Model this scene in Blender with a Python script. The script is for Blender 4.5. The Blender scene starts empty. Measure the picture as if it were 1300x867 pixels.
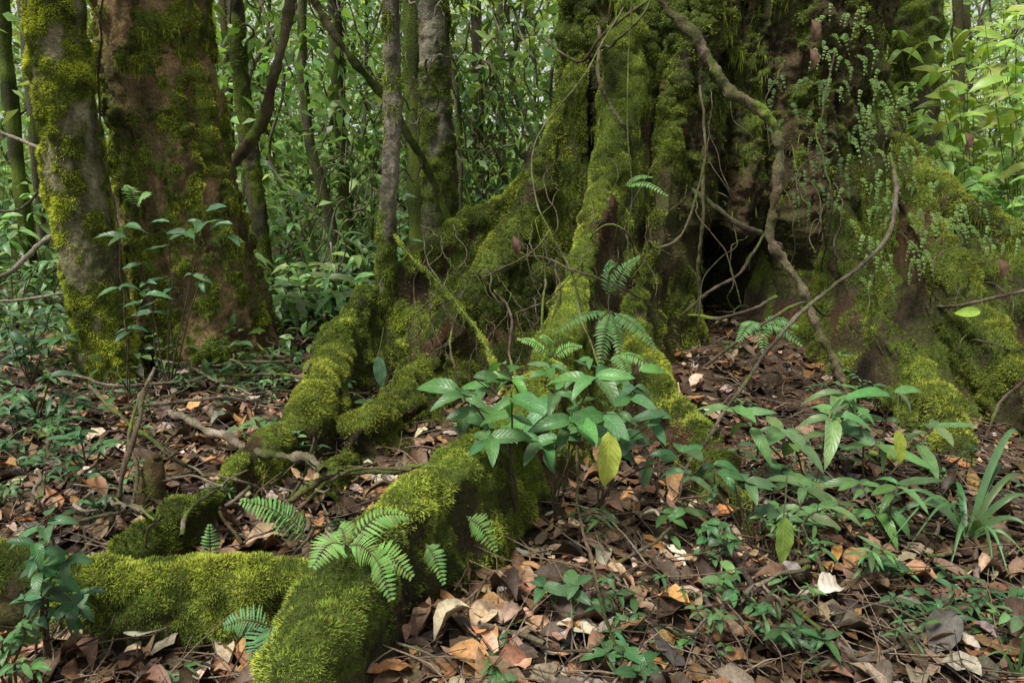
import bpy, math, random
import numpy as np
from mathutils import Vector
rng=np.random.default_rng(11); random.seed(11)
sc=bpy.context.scene; COL=sc.collection
CAMH=1.25; PITCH=math.radians(12); FPX=866.7
cp,sp=math.cos(PITCH),math.sin(PITCH)
# ------------------------------------------------------------ noise
def _h(i,j,k,s):
    n=(i*374761393+j*668265263+k*1442695041+s*974634777)&0xffffffff
    n=((n^(n>>13))*1274126177)&0xffffffff
    n=((n^(n>>15))*1103515245)&0xffffffff
    return ((n^(n>>16))&0xffff)/32767.5-1
def vn(p,s=0):
    p=np.asarray(p,float); i=np.floor(p).astype(np.int64); f=p-i; f=f*f*f*(f*(f*6-15)+10)
    r=0
    for a in (0,1):
        wa=f[...,0] if a else 1-f[...,0]
        for b in (0,1):
            wb=f[...,1] if b else 1-f[...,1]
            for c in (0,1):
                wc=f[...,2] if c else 1-f[...,2]
                r=r+wa*wb*wc*_h(i[...,0]+a,i[...,1]+b,i[...,2]+c,s)
    return r
def fbm(p,f=1.0,o=3,s=0):
    p=np.asarray(p,float)*f; r=0; a=1; t=0
    for k in range(o):
        r=r+a*vn(p,s+k*7); t+=a; a*=.5; p=p*2.03+5.1
    return r/t
def sst(a,b,x):
    t=np.clip((x-a)/(b-a),0,1); return t*t*(3-2*t)
def nrmz(v): return v/(np.linalg.norm(v,axis=-1,keepdims=True)+1e-9)
# ------------------------------------------------------------ terrain and pixel helpers
TC=(1.6,5.8)
def terr(x,y):
    x=np.asarray(x,float); y=np.asarray(y,float)
    h=.32*np.exp(-((x-TC[0])**2+(y-TC[1])**2)/6.0)+.14*np.exp(-((x+2.2)**2+(y-4.9)**2)/2.2)
    p=np.stack([x,y,np.zeros_like(x)],-1)
    h=h+.10*fbm(p,.7,3,3)+.035*fbm(p,2.6,3,9)+.03*np.maximum(0,y-12)+.5*fbm(p,.12,2,5)*sst(8,25,y)+.11*np.maximum(0,np.minimum(y,80)-26)
    return h
def P(px,py,Y):
    zc=(433.5-py)/FPX; xc=(px-650)/FPX
    s=Y/(cp+zc*sp); return np.array([xc*s,Y,CAMH+(-sp+zc*cp)*s])
def G(px,py,lift=0.0):
    zc=(433.5-py)/FPX; dy=cp+zc*sp; dz=-sp+zc*cp; xc=(px-650)/FPX; z=0.0; s=4
    for _ in range(16):
        s=min((CAMH-z)/max(-dz,1e-3),40/dy); z=.5*z+.5*(float(terr(xc*s,dy*s))+lift)
    return np.array([xc*s,dy*s,CAMH+dz*s])
def GX(px,Y,dz=0.0):
    z=float(terr((px-650)/FPX*Y,Y)); d=Y*cp+(CAMH-z)*sp; x=(px-650)/FPX*d
    return np.array([x,Y,float(terr(x,Y))+dz])
# ------------------------------------------------------------ mesh helpers
def mesh(name,V,F,mat,parent=None,col=None,uv=None,smooth=True,origin=None):
    V=np.asarray(V,float).reshape(-1,3); F=np.asarray(F,np.int64)
    if parent is not None: org=np.array(parent['_o'])
    elif origin is not None: org=np.asarray(origin,float)
    else: org=np.zeros(3)
    me=bpy.data.meshes.new(name); k=F.shape[1]
    me.vertices.add(len(V)); me.vertices.foreach_set('co',(V-org).astype(np.float32).ravel())
    me.loops.add(F.size); me.loops.foreach_set('vertex_index',F.ravel().astype(np.int32))
    me.polygons.add(len(F)); me.polygons.foreach_set('loop_start',np.arange(0,F.size,k,dtype=np.int32))
    me.update(calc_edges=True)
    me.polygons.foreach_set('use_smooth',np.full(len(F),smooth))
    if col is not None:
        a=me.color_attributes.new('Col','FLOAT_COLOR','POINT')
        c=np.ones((len(V),4),np.float32); c[:,:3]=np.clip(np.asarray(col).reshape(-1,3),0,1) ; a.data.foreach_set('color',c.ravel())
    if uv is not None:
        u=me.uv_layers.new(name='UVMap'); u.data.foreach_set('uv',np.asarray(uv,np.float32)[F.ravel()].ravel())
    me.materials.append(mat)
    o=bpy.data.objects.new(name,me); COL.objects.link(o)
    if parent is not None: o.parent=parent
    else: o.location=org
    return o
def tag(o,label,cat,group=None,kind=None):
    o['label']=label; o['category']=cat
    if group: o['group']=group
    if kind: o['kind']=kind
    return o
def thing(name,label,cat,loc,group=None):
    o=bpy.data.objects.new(name,None); COL.objects.link(o); o.location=[float(c) for c in loc]
    o.empty_display_size=.1; o['_o']=[float(c) for c in loc]
    return tag(o,label,cat,group)
def gridF(n,m,wrap=False):
    i=np.arange(n-1)[:,None]; j=np.arange(m if wrap else m-1)[None,:]; j2=(j+1)%m
    return np.stack([i*m+j,i*m+j2,(i+1)*m+j2,(i+1)*m+j],-1).reshape(-1,4)
def cr(pts,n):
    p=np.asarray(pts,float); k=len(p)
    p=np.vstack([2*p[0]-p[1],p,2*p[-1]-p[-2]])
    t=np.linspace(0,k-1-1e-6,n); i=t.astype(int); f=(t-i)[:,None]
    a,b,c,d=p[i],p[i+1],p[i+2],p[i+3]
    return .5*((2*b)+(-a+c)*f+(2*a-5*b+4*c-d)*f*f+(-a+3*b-3*c+d)*f**3)
def gnorm(Vg,wrap=False):
    du=(np.roll(Vg,-1,1)-np.roll(Vg,1,1)) if wrap else np.gradient(Vg,axis=1)
    return nrmz(np.cross(du,np.gradient(Vg,axis=0)))
def tubeg(pts,rad,sides=8,n=None,wob=0.0,seed=0):
    pts=np.asarray(pts,float); rad=np.atleast_1d(np.asarray(rad,float)); rad=np.interp(np.linspace(0,1,len(pts)),np.linspace(0,1,len(rad)),rad) if len(rad)>1 else np.full(len(pts),rad[0])
    if n is None: n=max(8,len(pts)*7)
    C=cr(np.c_[pts,rad],n); A=C[:,:3].copy(); R=np.maximum(C[:,3],.0004)
    if wob:
        for q in range(3): A[:,q]+=wob*fbm(A,2.3,3,seed+q*31)
    T=nrmz(np.gradient(A,axis=0)); u=np.cross(T[0],[0.31,.22,.93])
    if np.linalg.norm(u)<.1: u=np.cross(T[0],[1,0,0])
    u=u/np.linalg.norm(u); U=[u]
    for i in range(1,n):
        u=u-T[i]*np.dot(u,T[i]); u=u/np.linalg.norm(u); U.append(u)
    U=np.array(U); W=np.cross(T,U); th=np.linspace(0,2*math.pi,sides,endpoint=False)
    N=U[:,None]*np.cos(th)[None,:,None]+W[:,None]*np.sin(th)[None,:,None]
    return A[:,None]+N*R[:,None,None],N,gridF(n,sides,True),A
def lerp(a,b,t):
    t=np.asarray(t)[...,None]; return np.asarray(a)*(1-t)+np.asarray(b)*t
# ------------------------------------------------------------ materials
def newmat(name):
    m=bpy.data.materials.new(name); m.use_nodes=True; nt=m.node_tree; nt.nodes.clear()
    return m,nt,nt.nodes.new,nt.links.new
def surf(name,scale=45,rough=.95,bump=.9,dist=.012,spec=.2,lo=.55,hi=1.5,transl=0.0,vein=False):
    m,nt,N,L=newmat(name)
    out=N('ShaderNodeOutputMaterial'); b=N('ShaderNodeBsdfPrincipled'); b.inputs['Roughness'].default_value=rough
    b.inputs['Specular IOR Level'].default_value=spec
    tc=N('ShaderNodeTexCoord')
    at=N('ShaderNodeAttribute'); at.attribute_name='Col'
    nz=N('ShaderNodeTexNoise'); nz.inputs['Scale'].default_value=scale; nz.inputs['Detail'].default_value=6; nz.inputs['Roughness'].default_value=.7
    L(tc.outputs['Object'],nz.inputs['Vector'])
    mr=N('ShaderNodeMapRange'); mr.inputs['From Min'].default_value=.3; mr.inputs['From Max'].default_value=.7; mr.inputs['To Min'].default_value=lo; mr.inputs['To Max'].default_value=hi
    L(nz.outputs['Fac'],mr.inputs['Value'])
    vm=N('ShaderNodeVectorMath'); vm.operation='SCALE'; L(at.outputs['Color'],vm.inputs[0]); L(mr.outputs[0],vm.inputs['Scale'])
    colout=vm.outputs[0]; hout=nz.outputs['Fac']
    if vein:
        uvn=N('ShaderNodeUVMap'); sx=N('ShaderNodeSeparateXYZ'); L(uvn.outputs[0],sx.inputs[0])
        def M(op,a,b_=None,c=None):
            q=N('ShaderNodeMath'); q.operation=op
            for i,v in enumerate((a,b_,c)):
                if v is None: continue
                if isinstance(v,(int,float)): q.inputs[i].default_value=v
                else: L(v,q.inputs[i])
            return q.outputs[0]
        a=M('ABSOLUTE',M('SUBTRACT',sx.outputs[0],.5))
        ph=M('SUBTRACT',M('MULTIPLY',sx.outputs[1],9.0),M('MULTIPLY',a,4.2))
        s=M('POWER',M('ABSOLUTE',M('COSINE',M('MULTIPLY',ph,math.pi))),14)
        mid=M('LESS_THAN',a,.03)
        v=M('MAXIMUM',M('MULTIPLY',s,.6),mid)
        mx=N('ShaderNodeMix'); mx.data_type='RGBA'; mx.blend_type='MIX'; L(M('MULTIPLY',v,.42),mx.inputs[0]); L(colout,mx.inputs[6])
        bright=N('ShaderNodeVectorMath'); bright.operation='MULTIPLY_ADD'; L(colout,bright.inputs[0]); bright.inputs[1].default_value=(1.7,1.5,1.6); bright.inputs[2].default_value=(.03,.04,.02)
        L(bright.outputs[0],mx.inputs[7]); colout=mx.outputs[2]
        hout=M('SUBTRACT',M('MULTIPLY',nz.outputs['Fac'],.5),M('MULTIPLY',v,.9))
    L(colout,b.inputs['Base Color'])
    if bump:
        bp=N('ShaderNodeBump'); bp.inputs['Strength'].default_value=bump; bp.inputs['Distance'].default_value=dist
        L(hout,bp.inputs['Height']); L(bp.outputs[0],b.inputs['Normal'])
    if transl:
        tr=N('ShaderNodeBsdfTranslucent'); g=N('ShaderNodeVectorMath'); g.operation='MULTIPLY'; L(colout,g.inputs[0]); g.inputs[1].default_value=(1.5,1.5,.7); L(g.outputs[0],tr.inputs['Color'])
        ms=N('ShaderNodeMixShader'); ms.inputs[0].default_value=transl; L(b.outputs[0],ms.inputs[1]); L(tr.outputs[0],ms.inputs[2]); L(ms.outputs[0],out.inputs[0])
    else: L(b.outputs[0],out.inputs[0])
    return m
M_BARK=surf('mossy_bark',55,.95,1.0,.03,.15,.45,1.6)
M_MOSS=surf('moss_tufts',9,1.0,0,.01,.05,.65,1.35)
M_WOOD=surf('vine_wood',90,.9,1.0,.012,.2,.4,1.7)
M_LEAF=surf('broad_leaf',30,.38,.6,.004,.45,.75,1.25,transl=.2,vein=True)
M_SMALL=surf('small_leaf',12,.42,0,.004,.45,.75,1.25,transl=.3)
M_FAR=surf('far_leaf',2.0,.45,0,.004,.4,.6,1.4,transl=.3)
M_FERN=surf('fern_leaf',25,.55,0,.002,.3,.8,1.25,transl=.25)
M_LIT=surf('dead_leaf',60,.52,.6,.005,.4,.5,1.5)
M_GND=surf('forest_soil',14,.95,1.0,.03,.15,.45,1.5)
# ------------------------------------------------------------ leaves
def ltpl(rows,cols,serr=False,narrow=False):
    t=np.linspace(0,1,rows); s=np.linspace(-1,1,cols)
    w=(t**.62)*((1-t)**.85) if not narrow else (t**.35)*((1-t)**.6)
    w=w/w.max(); w=np.maximum(w,.02)
    if serr: w=w*np.where(np.arange(rows)%2==0,.62,1.0)
    T,S=np.meshgrid(t,s,indexing='ij'); Wd=np.repeat(w[:,None],cols,1)
    return T.ravel(),S.ravel(),Wd.ravel(),gridF(rows,cols)
T_FINE=ltpl(12,5); T_MID=ltpl(6,3); T_LOW=ltpl(4,3); T_SERR=ltpl(11,3,True); T_LIT=ltpl(6,3); T_LITN=ltpl(6,3,False,True)
T_FAR=(np.array([0,.42,1,.42]),np.array([0,1,0,-1.]),np.array([0,1,0,1.]),np.array([[0,1,2,3]]))
def leaves(pos,d,nr,L,W,col,tpl=T_MID,droop=.25,fold=.18,wave=0.0,curl=0.0):
    pos=np.atleast_2d(pos); n=len(pos); d=nrmz(np.broadcast_to(d,(n,3)).astype(float)); nr=np.broadcast_to(nr,(n,3)).astype(float)
    L=np.broadcast_to(L,(n,)).astype(float)[:,None,None]; W=np.broadcast_to(W,(n,)).astype(float)[:,None,None]
    droop=np.broadcast_to(droop,(n,)).astype(float)[:,None,None]; fold=np.broadcast_to(fold,(n,)).astype(float)[:,None,None]
    sd=nrmz(np.cross(nr,d)); up=np.cross(d,sd); t,s,w,F=tpl
    t=t[None,:,None]; s=s[None,:,None]; w=w[None,:,None]
    V=pos[:,None]+d[:,None]*(L*t*(1-.3*np.abs(droop)*t))-up[:,None]*(droop*L*t*t)+sd[:,None]*(W*.5*s*w)+up[:,None]*(fold*W*np.abs(s)*w)
    if wave: V=V+up[:,None]*(wave*W*np.sin(t*17+s*2.1+pos[:,None,:1]*40)*np.abs(s))
    if np.any(curl):
        c=np.broadcast_to(curl,(n,)).astype(float)[:,None,None]; V=V+up[:,None]*(c*W*(s*s)*w)+up[:,None]*(c*.4*L*np.sin(t*3.1))+sd[:,None]*(c*.25*L*np.sin(t*2.6))
    K=t.shape[1]; FF=(F[None]+np.arange(n)[:,None,None]*K).reshape(-1,4)
    C=np.repeat(np.broadcast_to(col,(n,3))[:,None],K,1).reshape(-1,3)
    uv=np.tile(np.stack([s[0,:,0]*.5+.5,t[0,:,0]],-1),(n,1))
    return V.reshape(-1,3),FF,C,uv
class Acc:
    def __init__(s): s.V=[];s.F=[];s.C=[];s.U=[];s.n=0
    def add(s,V,F,C,U=None):
        V=np.asarray(V).reshape(-1,3); s.V.append(V); s.F.append(np.asarray(F)+s.n); s.C.append(np.broadcast_to(C,(len(V),3)))
        s.U.append(np.zeros((len(V),2)) if U is None else U); s.n+=len(V)
    def build(s,name,mat,parent=None,origin=None):
        return mesh(name,np.vstack(s.V),np.vstack(s.F),mat,parent,np.vstack(s.C),np.vstack(s.U),True,origin)
def jcol(c,n,a=.25):
    c=np.asarray(c,float); k=1+rng.normal(0,a,(n,1)); h=1+rng.normal(0,.10,(n,3)); return np.clip(c*np.clip(k,.35,1.9)*h,0.003,.9)
# ------------------------------------------------------------ bark / moss
MA=np.array([.045,.062,.015]); MB=np.array([.235,.32,.05]); MY=np.array([.56,.62,.09])
def barkcol(V,N,bias,A=(.055,.036,.022),B=(.15,.10,.062),s=0,mz=.35,red=.3,lf=.8):
    sh=V.shape[:-1]; p=V.reshape(-1,3); n=N.reshape(-1,3); bias=np.broadcast_to(bias,sh).reshape(-1)
    m=sst(.38,.68,.5+bias+lf*fbm(p,1.9,3,s+1)+.95*fbm(p*np.array([1,1,.6]),8,4,s+4)+mz*n[:,2])
    b=lerp(A,B,np.clip(.5+1.4*fbm(p*np.array([1,1,.3]),11,4,s+2),0,1))
    b=lerp(b,(.17,.08,.04),np.clip(red*(fbm(p,2.2,2,s+8)*3),0,.5))
    film=np.clip(.30+1.1*fbm(p,4,4,s+12),0,.75); b=lerp(b,(.085,.095,.03),film)
    g=lerp(MA,MB*.65,np.clip(.45+1.2*fbm(p,3.5,3,s+3),0,1))
    return lerp(b,g,m),m
def puff(V,N,mk,amt,wrap,s=0):
    m=mk.reshape(V.shape[:-1]); V=V+N*(m*amt*(.5+1.4*fbm(V,11,3,s+33)))[...,None]; M=gnorm(V,wrap)
    if (M*N).sum()<0: M=-M
    return V,M
def tufts(V,F,N,mask,dens,ln,wd,bright=1.0,filt=None,droop=.25,s=0,cap=400000,hang=0.0,hp=.10,gold=0.0):
    V=V.reshape(-1,3); N=N.reshape(-1,3); mask=np.asarray(mask).reshape(-1)
    q=V[F]; ar=.5*np.linalg.norm(np.cross(q[:,2]-q[:,0],q[:,3]-q[:,1]),axis=1)
    wgt=ar*(mask[F].mean(1)**1.3)
    if filt is not None: wgt=wgt*filt(q.mean(1))
    tot=wgt.sum(); n=int(min(cap,tot*dens))
    if n<10: return None
    f=rng.choice(len(F),n,p=wgt/tot); a=rng.random((n,1)); b=rng.random((n,1))
    p=(q[f,0]*(1-a)+q[f,1]*a)*(1-b)+(q[f,3]*(1-a)+q[f,2]*a)*b
    nn=N[F[f]].mean(1)
    cl=np.clip(.5+1.7*fbm(p,14,3,s+5),0,1); c2=np.clip(.5+1.6*fbm(p,3.0,3,s+6),0,1)
    d=nrmz(nn*.6+rng.normal(0,.55,(n,3))+np.array([0,0,-droop]))
    L=ln*(.35+.85*cl+.5*rng.random(n))[:,None]
    if hang:
        hz=(fbm(p,1.9,2,s+17)>.08)&(rng.random(n)<hp)
        L=np.where(hz[:,None],L*hang,L); d=np.where(hz[:,None],nrmz(d*.3+np.array([0,0,-1.])),d)
    sd=nrmz(np.cross(d,rng.normal(0,1,(n,3))))*wd
    T=np.stack([p-sd-nn*.004,p+sd-nn*.004,p+d*L],1)
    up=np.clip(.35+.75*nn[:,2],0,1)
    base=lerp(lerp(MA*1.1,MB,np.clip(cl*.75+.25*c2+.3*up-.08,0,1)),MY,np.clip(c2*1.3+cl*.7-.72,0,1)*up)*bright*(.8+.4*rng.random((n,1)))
    if gold: base=base*np.array([1+gold,1,.8])
    br=rng.random(n)<.09; base[br]=np.array([.16,.10,.045])
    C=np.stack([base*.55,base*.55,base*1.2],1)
    return T.reshape(-1,3),np.arange(3*n).reshape(-1,3),C.reshape(-1,3)
def addmoss(par,V,F,N,mask,**k):
    r=tufts(V,F,N,mask,**k)
    if r is None: return
    o=mesh('moss',r[0],r[1],M_MOSS,par,r[2],None,False); o['kind']='stuff'; return o
# ------------------------------------------------------------ ground
ym=np.linspace(.3,9,330); ye=9+86*np.linspace(0,1,60)[1:]**2.0; yb=.3-(12)*np.linspace(0,1,16)[1:][::-1]**1.5; yy=np.r_[yb,ym,ye]
xm=np.linspace(-5,5,330); xe=5+85*np.linspace(0,1,50)[1:]**2.0; xx=np.r_[-(xe[::-1]),xm,xe]
X,Y=np.meshgrid(xx,yy,indexing='ij'); Z=terr(X,Y); gp=np.stack([X,Y,Z],-1)
gp[...,2]+=np.exp(-((Y-3)**2)/30)*.012*fbm(gp,22,2,2)
gf=gp.reshape(-1,3)
gc=lerp((.035,.024,.016),(.12,.08,.05),np.clip(.5+fbm(gf,4,3,1),0,1))
gg=np.clip(.2+1.3*fbm(gf,.9,3,21),0,.7)*sst(4.5,9,gf[:,1]); gc=lerp(gc,(.05,.08,.02),gg); gc=lerp(gc,(.12,.19,.06),.8*sst(20,30,gf[:,1]))
go=mesh('ground',gp,gridF(len(xx),len(yy))[:,::-1],M_GND,None,gc); go['kind']='structure'
go['label']='brown forest floor of dark soil'; go['category']='ground'
# ------------------------------------------------------------ big buttressed tree
big=thing('buttressed_tree','huge moss covered tree with spreading buttress roots and a dark hollow at its foot','tree',(TC[0],TC[1],float(terr(*TC))))
nth,nz_=800,310
th=np.linspace(0,2*math.pi,nth,endpoint=False); zz=np.r_[np.linspace(-.2,3.2,nz_-30),3.2+3.6*np.linspace(0,1,31)[1:]**1.3]
TH,ZZ=np.meshgrid(th,zz,indexing='xy')
def ang(d): return math.radians(d)
def bump(deg,w): 
    d=(TH-ang(deg)+math.pi)%(2*math.pi)-math.pi; return np.exp(-(d/ang(w))**2)
zc=np.maximum(ZZ,0)
r=1.06+.30*np.exp(-zc/.8)
fl=.50+1.05*np.exp(-zc/1.0)
for dg,a,w in ((-157,.26,13),(-129,.22,11),(-114,.13,8),(-70,.16,8),(-55,.16,9),(-38,.3,13),(0,.2,12),(45,.25,12),(90,.2,15),(150,.25,15)):
    r+=a*fl*bump(dg,w)
dd=((TH-ang(-91)+math.pi)%(2*math.pi)-math.pi)/ang(19)
r-=1.3*np.exp(-dd**4)*sst(1.18,.78,ZZ+.14*np.sin(TH*11)+.24*np.abs(dd)); r-=.28*bump(-99,4.5)*sst(2.8,1.0,ZZ)
r-=.22*bump(-142,5)*sst(2.2,.8,ZZ); r-=.2*bump(-80,3.5)*sst(2.8,.9,ZZ); r-=.08*bump(-121,3); r-=.10*bump(-48,3)
circ=np.stack([np.cos(TH)*1.4,np.sin(TH)*1.4,ZZ*.38],-1)
r+=.20*fbm(circ,2.0,3,41)+.085*np.abs(fbm(circ,5,4,43))*2-.03
tv=np.stack([TC[0]+np.cos(TH)*r-.008*ZZ,TC[1]+np.sin(TH)*r,ZZ+0*TH],-1)
N=gnorm(tv,True); tv=tv+N*(.065*fbm(tv,4,3,51)+.04*fbm(tv,12,3,52)+.015*fbm(tv,42,2,53))[...,None]; N=gnorm(tv,True)
TF=gridF(nz_,nth,True)
px_=tv[...,0]
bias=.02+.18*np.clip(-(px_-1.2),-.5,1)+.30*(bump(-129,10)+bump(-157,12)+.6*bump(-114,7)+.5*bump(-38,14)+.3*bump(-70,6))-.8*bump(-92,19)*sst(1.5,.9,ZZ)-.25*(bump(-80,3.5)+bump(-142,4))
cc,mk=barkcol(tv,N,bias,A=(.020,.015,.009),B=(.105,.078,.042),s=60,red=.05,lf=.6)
tv,N=puff(tv,N,mk,.035,True,60)
mesh('trunk',tv,TF,M_BARK,big,cc)
ff=lambda p:(p[:,2]<3.1)*(p[:,1]<6.2)*1.0
addmoss(big,tv,TF,N,np.maximum(mk,.10).reshape(-1),dens=44000,ln=.014,wd=.0031,filt=ff,s=60,cap=300000,hang=5,hp=.08,bright=1.05)
def buttress(par,ridge,wt,wb,name='buttress_root',p=2.0,bias=.25,s=0,dens=30000,ln=.014,wd=.0028,sub=.018,amp=1.0,bright=1.0,cap=160000,ns=64,hang=0.0,z0=-.12,pf=.026,crest=.30,crw=.4,A=(.03,.021,.013),B=(.12,.08,.05),hp=.08,und=0.0):
    R=np.asarray(ridge,float); seg=np.linalg.norm(np.diff(R,axis=0),axis=1).sum(); n=max(30,int(seg/sub))
    Wt=np.interp(np.linspace(0,1,n),np.linspace(0,1,len(wt)),wt); Wb=np.interp(np.linspace(0,1,n),np.linspace(0,1,len(wb)),wb)
    C=cr(R,n)
    if und: C[:,2]+=und*fbm(C*np.array([1,1,0]),3.2,3,s+55)
    T=nrmz(np.gradient(C[:,:2],axis=0))
    for _ in range(8): T=nrmz(np.vstack([T[:1],(T[:-2]+T[1:-1]*2+T[2:])/4,T[-1:]]))
    pr=np.stack([-T[:,1],T[:,0]],-1)
    s_=np.linspace(-1,1,ns); a=np.abs(s_); q=.32
    top=np.clip(a/q,0,1)*math.pi/2; low=np.clip((a-q)/(1-q),0,1)
    lat=(Wt[:,None]*np.sin(top)[None]+(Wb-Wt)[:,None]*(low**p)[None])*np.sign(s_)[None]
    xy=C[:,None,:2]+pr[:,None]*lat[...,None]
    gz=terr(xy[...,0],xy[...,1])+z0
    zt=(C[:,2]-Wt)[:,None]+Wt[:,None]*np.cos(top)[None]
    z=np.where(a[None]<=q,zt,(C[:,2]-Wt)[:,None]*(1-low)[None]+gz*low[None]); 
    V=np.concatenate([xy,z[...,None]],-1); Nn=gnorm(V)
    flip=Nn[n//2,ns//2,2]<0
    if flip: Nn=-Nn
    st=V*np.array([1,1,.6])
    V=V+Nn*(amp*(.075*fbm(st,2.0,3,s+1)+.045*fbm(V,6,3,s+2)+.018*fbm(V,20,3,s+3)))[...,None]
    Nn=gnorm(V)
    if flip: Nn=-Nn
    F=gridF(n,ns)
    if flip: F=F[:,::-1]
    rb=np.repeat((bias-.05+crest*np.exp(-(a/crw)**2))[None],n,0)
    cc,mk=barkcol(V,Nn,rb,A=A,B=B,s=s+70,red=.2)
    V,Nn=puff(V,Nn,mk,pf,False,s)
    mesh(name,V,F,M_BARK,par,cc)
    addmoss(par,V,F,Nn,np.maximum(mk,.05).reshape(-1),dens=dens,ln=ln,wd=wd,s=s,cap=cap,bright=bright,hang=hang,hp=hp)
# left buttress: tall ridge from the trunk down to the left
buttress(big,[P(735,60,5.2),P(700,160,5.1),P(650,225,5.0),P(600,272,4.9),P(555,308,4.75),P(510,335,4.6),P(468,372,4.4),P(440,408,4.15),P(418,450,3.85),P(400,500,3.5)],
 [.09,.07,.065,.06,.06,.065,.07,.08,.075,.05],[.6,.75,.8,.78,.7,.62,.5,.36,.22,.12],p=2.0,bias=-.12,crest=.55,crw=.42,s=100,dens=80000,cap=230000,hang=3.5,bright=1.05,amp=1.2,und=.07)
# its thin darker continuation over the litter
buttress(big,[P(428,440,3.95),G(400,500,.26),G(350,548,.19),G(298,587,.17),G(245,634,.15),G(190,668,.13),G(140,702,.11),G(80,728,.06)],
 [.078,.062,.056,.050,.044,.036],[.14,.095,.085,.075,.065],p=1.8,bias=-.08,crest=.36,s=115,dens=80000,cap=120000,bright=.8,sub=.012,ln=.012,wd=.0023,amp=.75,pf=.018,und=.07)
# dark inner wall joining the left buttress, with a shadowed recess beneath
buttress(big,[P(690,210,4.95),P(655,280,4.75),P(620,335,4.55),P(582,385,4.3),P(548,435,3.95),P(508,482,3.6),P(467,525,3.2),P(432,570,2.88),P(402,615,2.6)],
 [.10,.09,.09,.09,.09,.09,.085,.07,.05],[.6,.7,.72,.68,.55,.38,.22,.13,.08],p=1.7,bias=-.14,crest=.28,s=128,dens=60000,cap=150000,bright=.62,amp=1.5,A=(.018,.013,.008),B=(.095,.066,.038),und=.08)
# central buttress running to the foreground root
buttress(big,[P(795,20,4.75),P(785,130,4.6),P(765,230,4.35),P(742,310,4.0),P(718,390,3.55),P(695,455,3.1),P(662,515,2.7),P(610,557,2.35),P(545,600,2.1),P(490,652,1.86),P(440,718,1.62),P(395,793,1.42),P(355,873,1.26),P(320,985,1.1)],
 [.12,.10,.09,.08,.08,.09,.10,.098,.088,.08,.075,.065],[.45,.5,.5,.42,.34,.28,.21,.155,.14,.135,.125,.115],p=1.6,bias=.06,crest=.46,s=140,dens=170000,ln=.0105,wd=.0018,cap=380000,bright=1.2,sub=.010,pf=.022,amp=.85,und=.04)
# low cross root on the left
buttress(big,[P(480,745,1.66),P(410,722,1.74),P(300,716,1.76),P(200,720,1.76),P(100,716,1.76),P(20,708,1.78),P(-80,704,1.82),P(-220,712,1.9),P(-380,750,2.0)],
 [.06,.078,.066,.076,.068,.06],[.12,.13,.12,.13,.12,.1],p=1.3,bias=-.02,crest=.44,s=180,dens=170000,ln=.0105,wd=.0018,cap=250000,sub=.010,bright=1.0,pf=.02,amp=.8,und=.05)
# buttress right of centre
buttress(big,[P(860,40,4.75),P(850,160,4.6),P(832,290,4.4),P(806,380,4.0),P(818,450,3.5),P(858,512,3.1),P(900,562,2.75),P(932,607,2.5),P(952,682,2.3)],
 [.10,.08,.06,.07,.08,.09,.07],[.32,.28,.2,.18,.17,.17,.12],p=1.7,bias=.04,s=220,dens=80000,ln=.013,wd=.0025,cap=140000,bright=.85,amp=1.0,und=.05)
# right flank and the rounded root ridges on it
buttress(big,[P(1050,-60,5.4),P(1105,60,5.1),P(1150,160,4.85),P(1195,225,4.6),P(1255,262,4.35),P(1330,295,4.15),P(1430,340,3.95),P(1560,400,3.75),P(1700,500,3.6)],
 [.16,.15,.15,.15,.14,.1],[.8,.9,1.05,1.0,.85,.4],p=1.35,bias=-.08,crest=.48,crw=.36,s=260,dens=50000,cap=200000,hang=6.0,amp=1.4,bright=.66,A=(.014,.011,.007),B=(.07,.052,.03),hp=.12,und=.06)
for rg,wt_,wb_,s_,br_ in (([P(1065,260,4.6),P(1098,370,4.15),P(1138,425,3.75),P(1178,470,3.42),P(1202,520,3.15),P(1220,575,2.9),P(1230,620,2.75)],[.10,.09,.08,.065,.05],[.26,.24,.18,.13,.08],300,.75),
 ([P(1160,240,4.55),P(1205,320,4.15),P(1250,395,3.8),P(1290,450,3.5),P(1325,500,3.3),P(1350,560,3.05)],[.09,.09,.08,.07,.05],[.24,.24,.2,.14,.08],310,.6)):
    buttress(big,rg,wt_,wb_,p=1.4,bias=-.04,crest=.3,s=s_,dens=60000,cap=60000,bright=br_,A=(.016,.012,.008),B=(.08,.058,.034),amp=.9)
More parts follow.
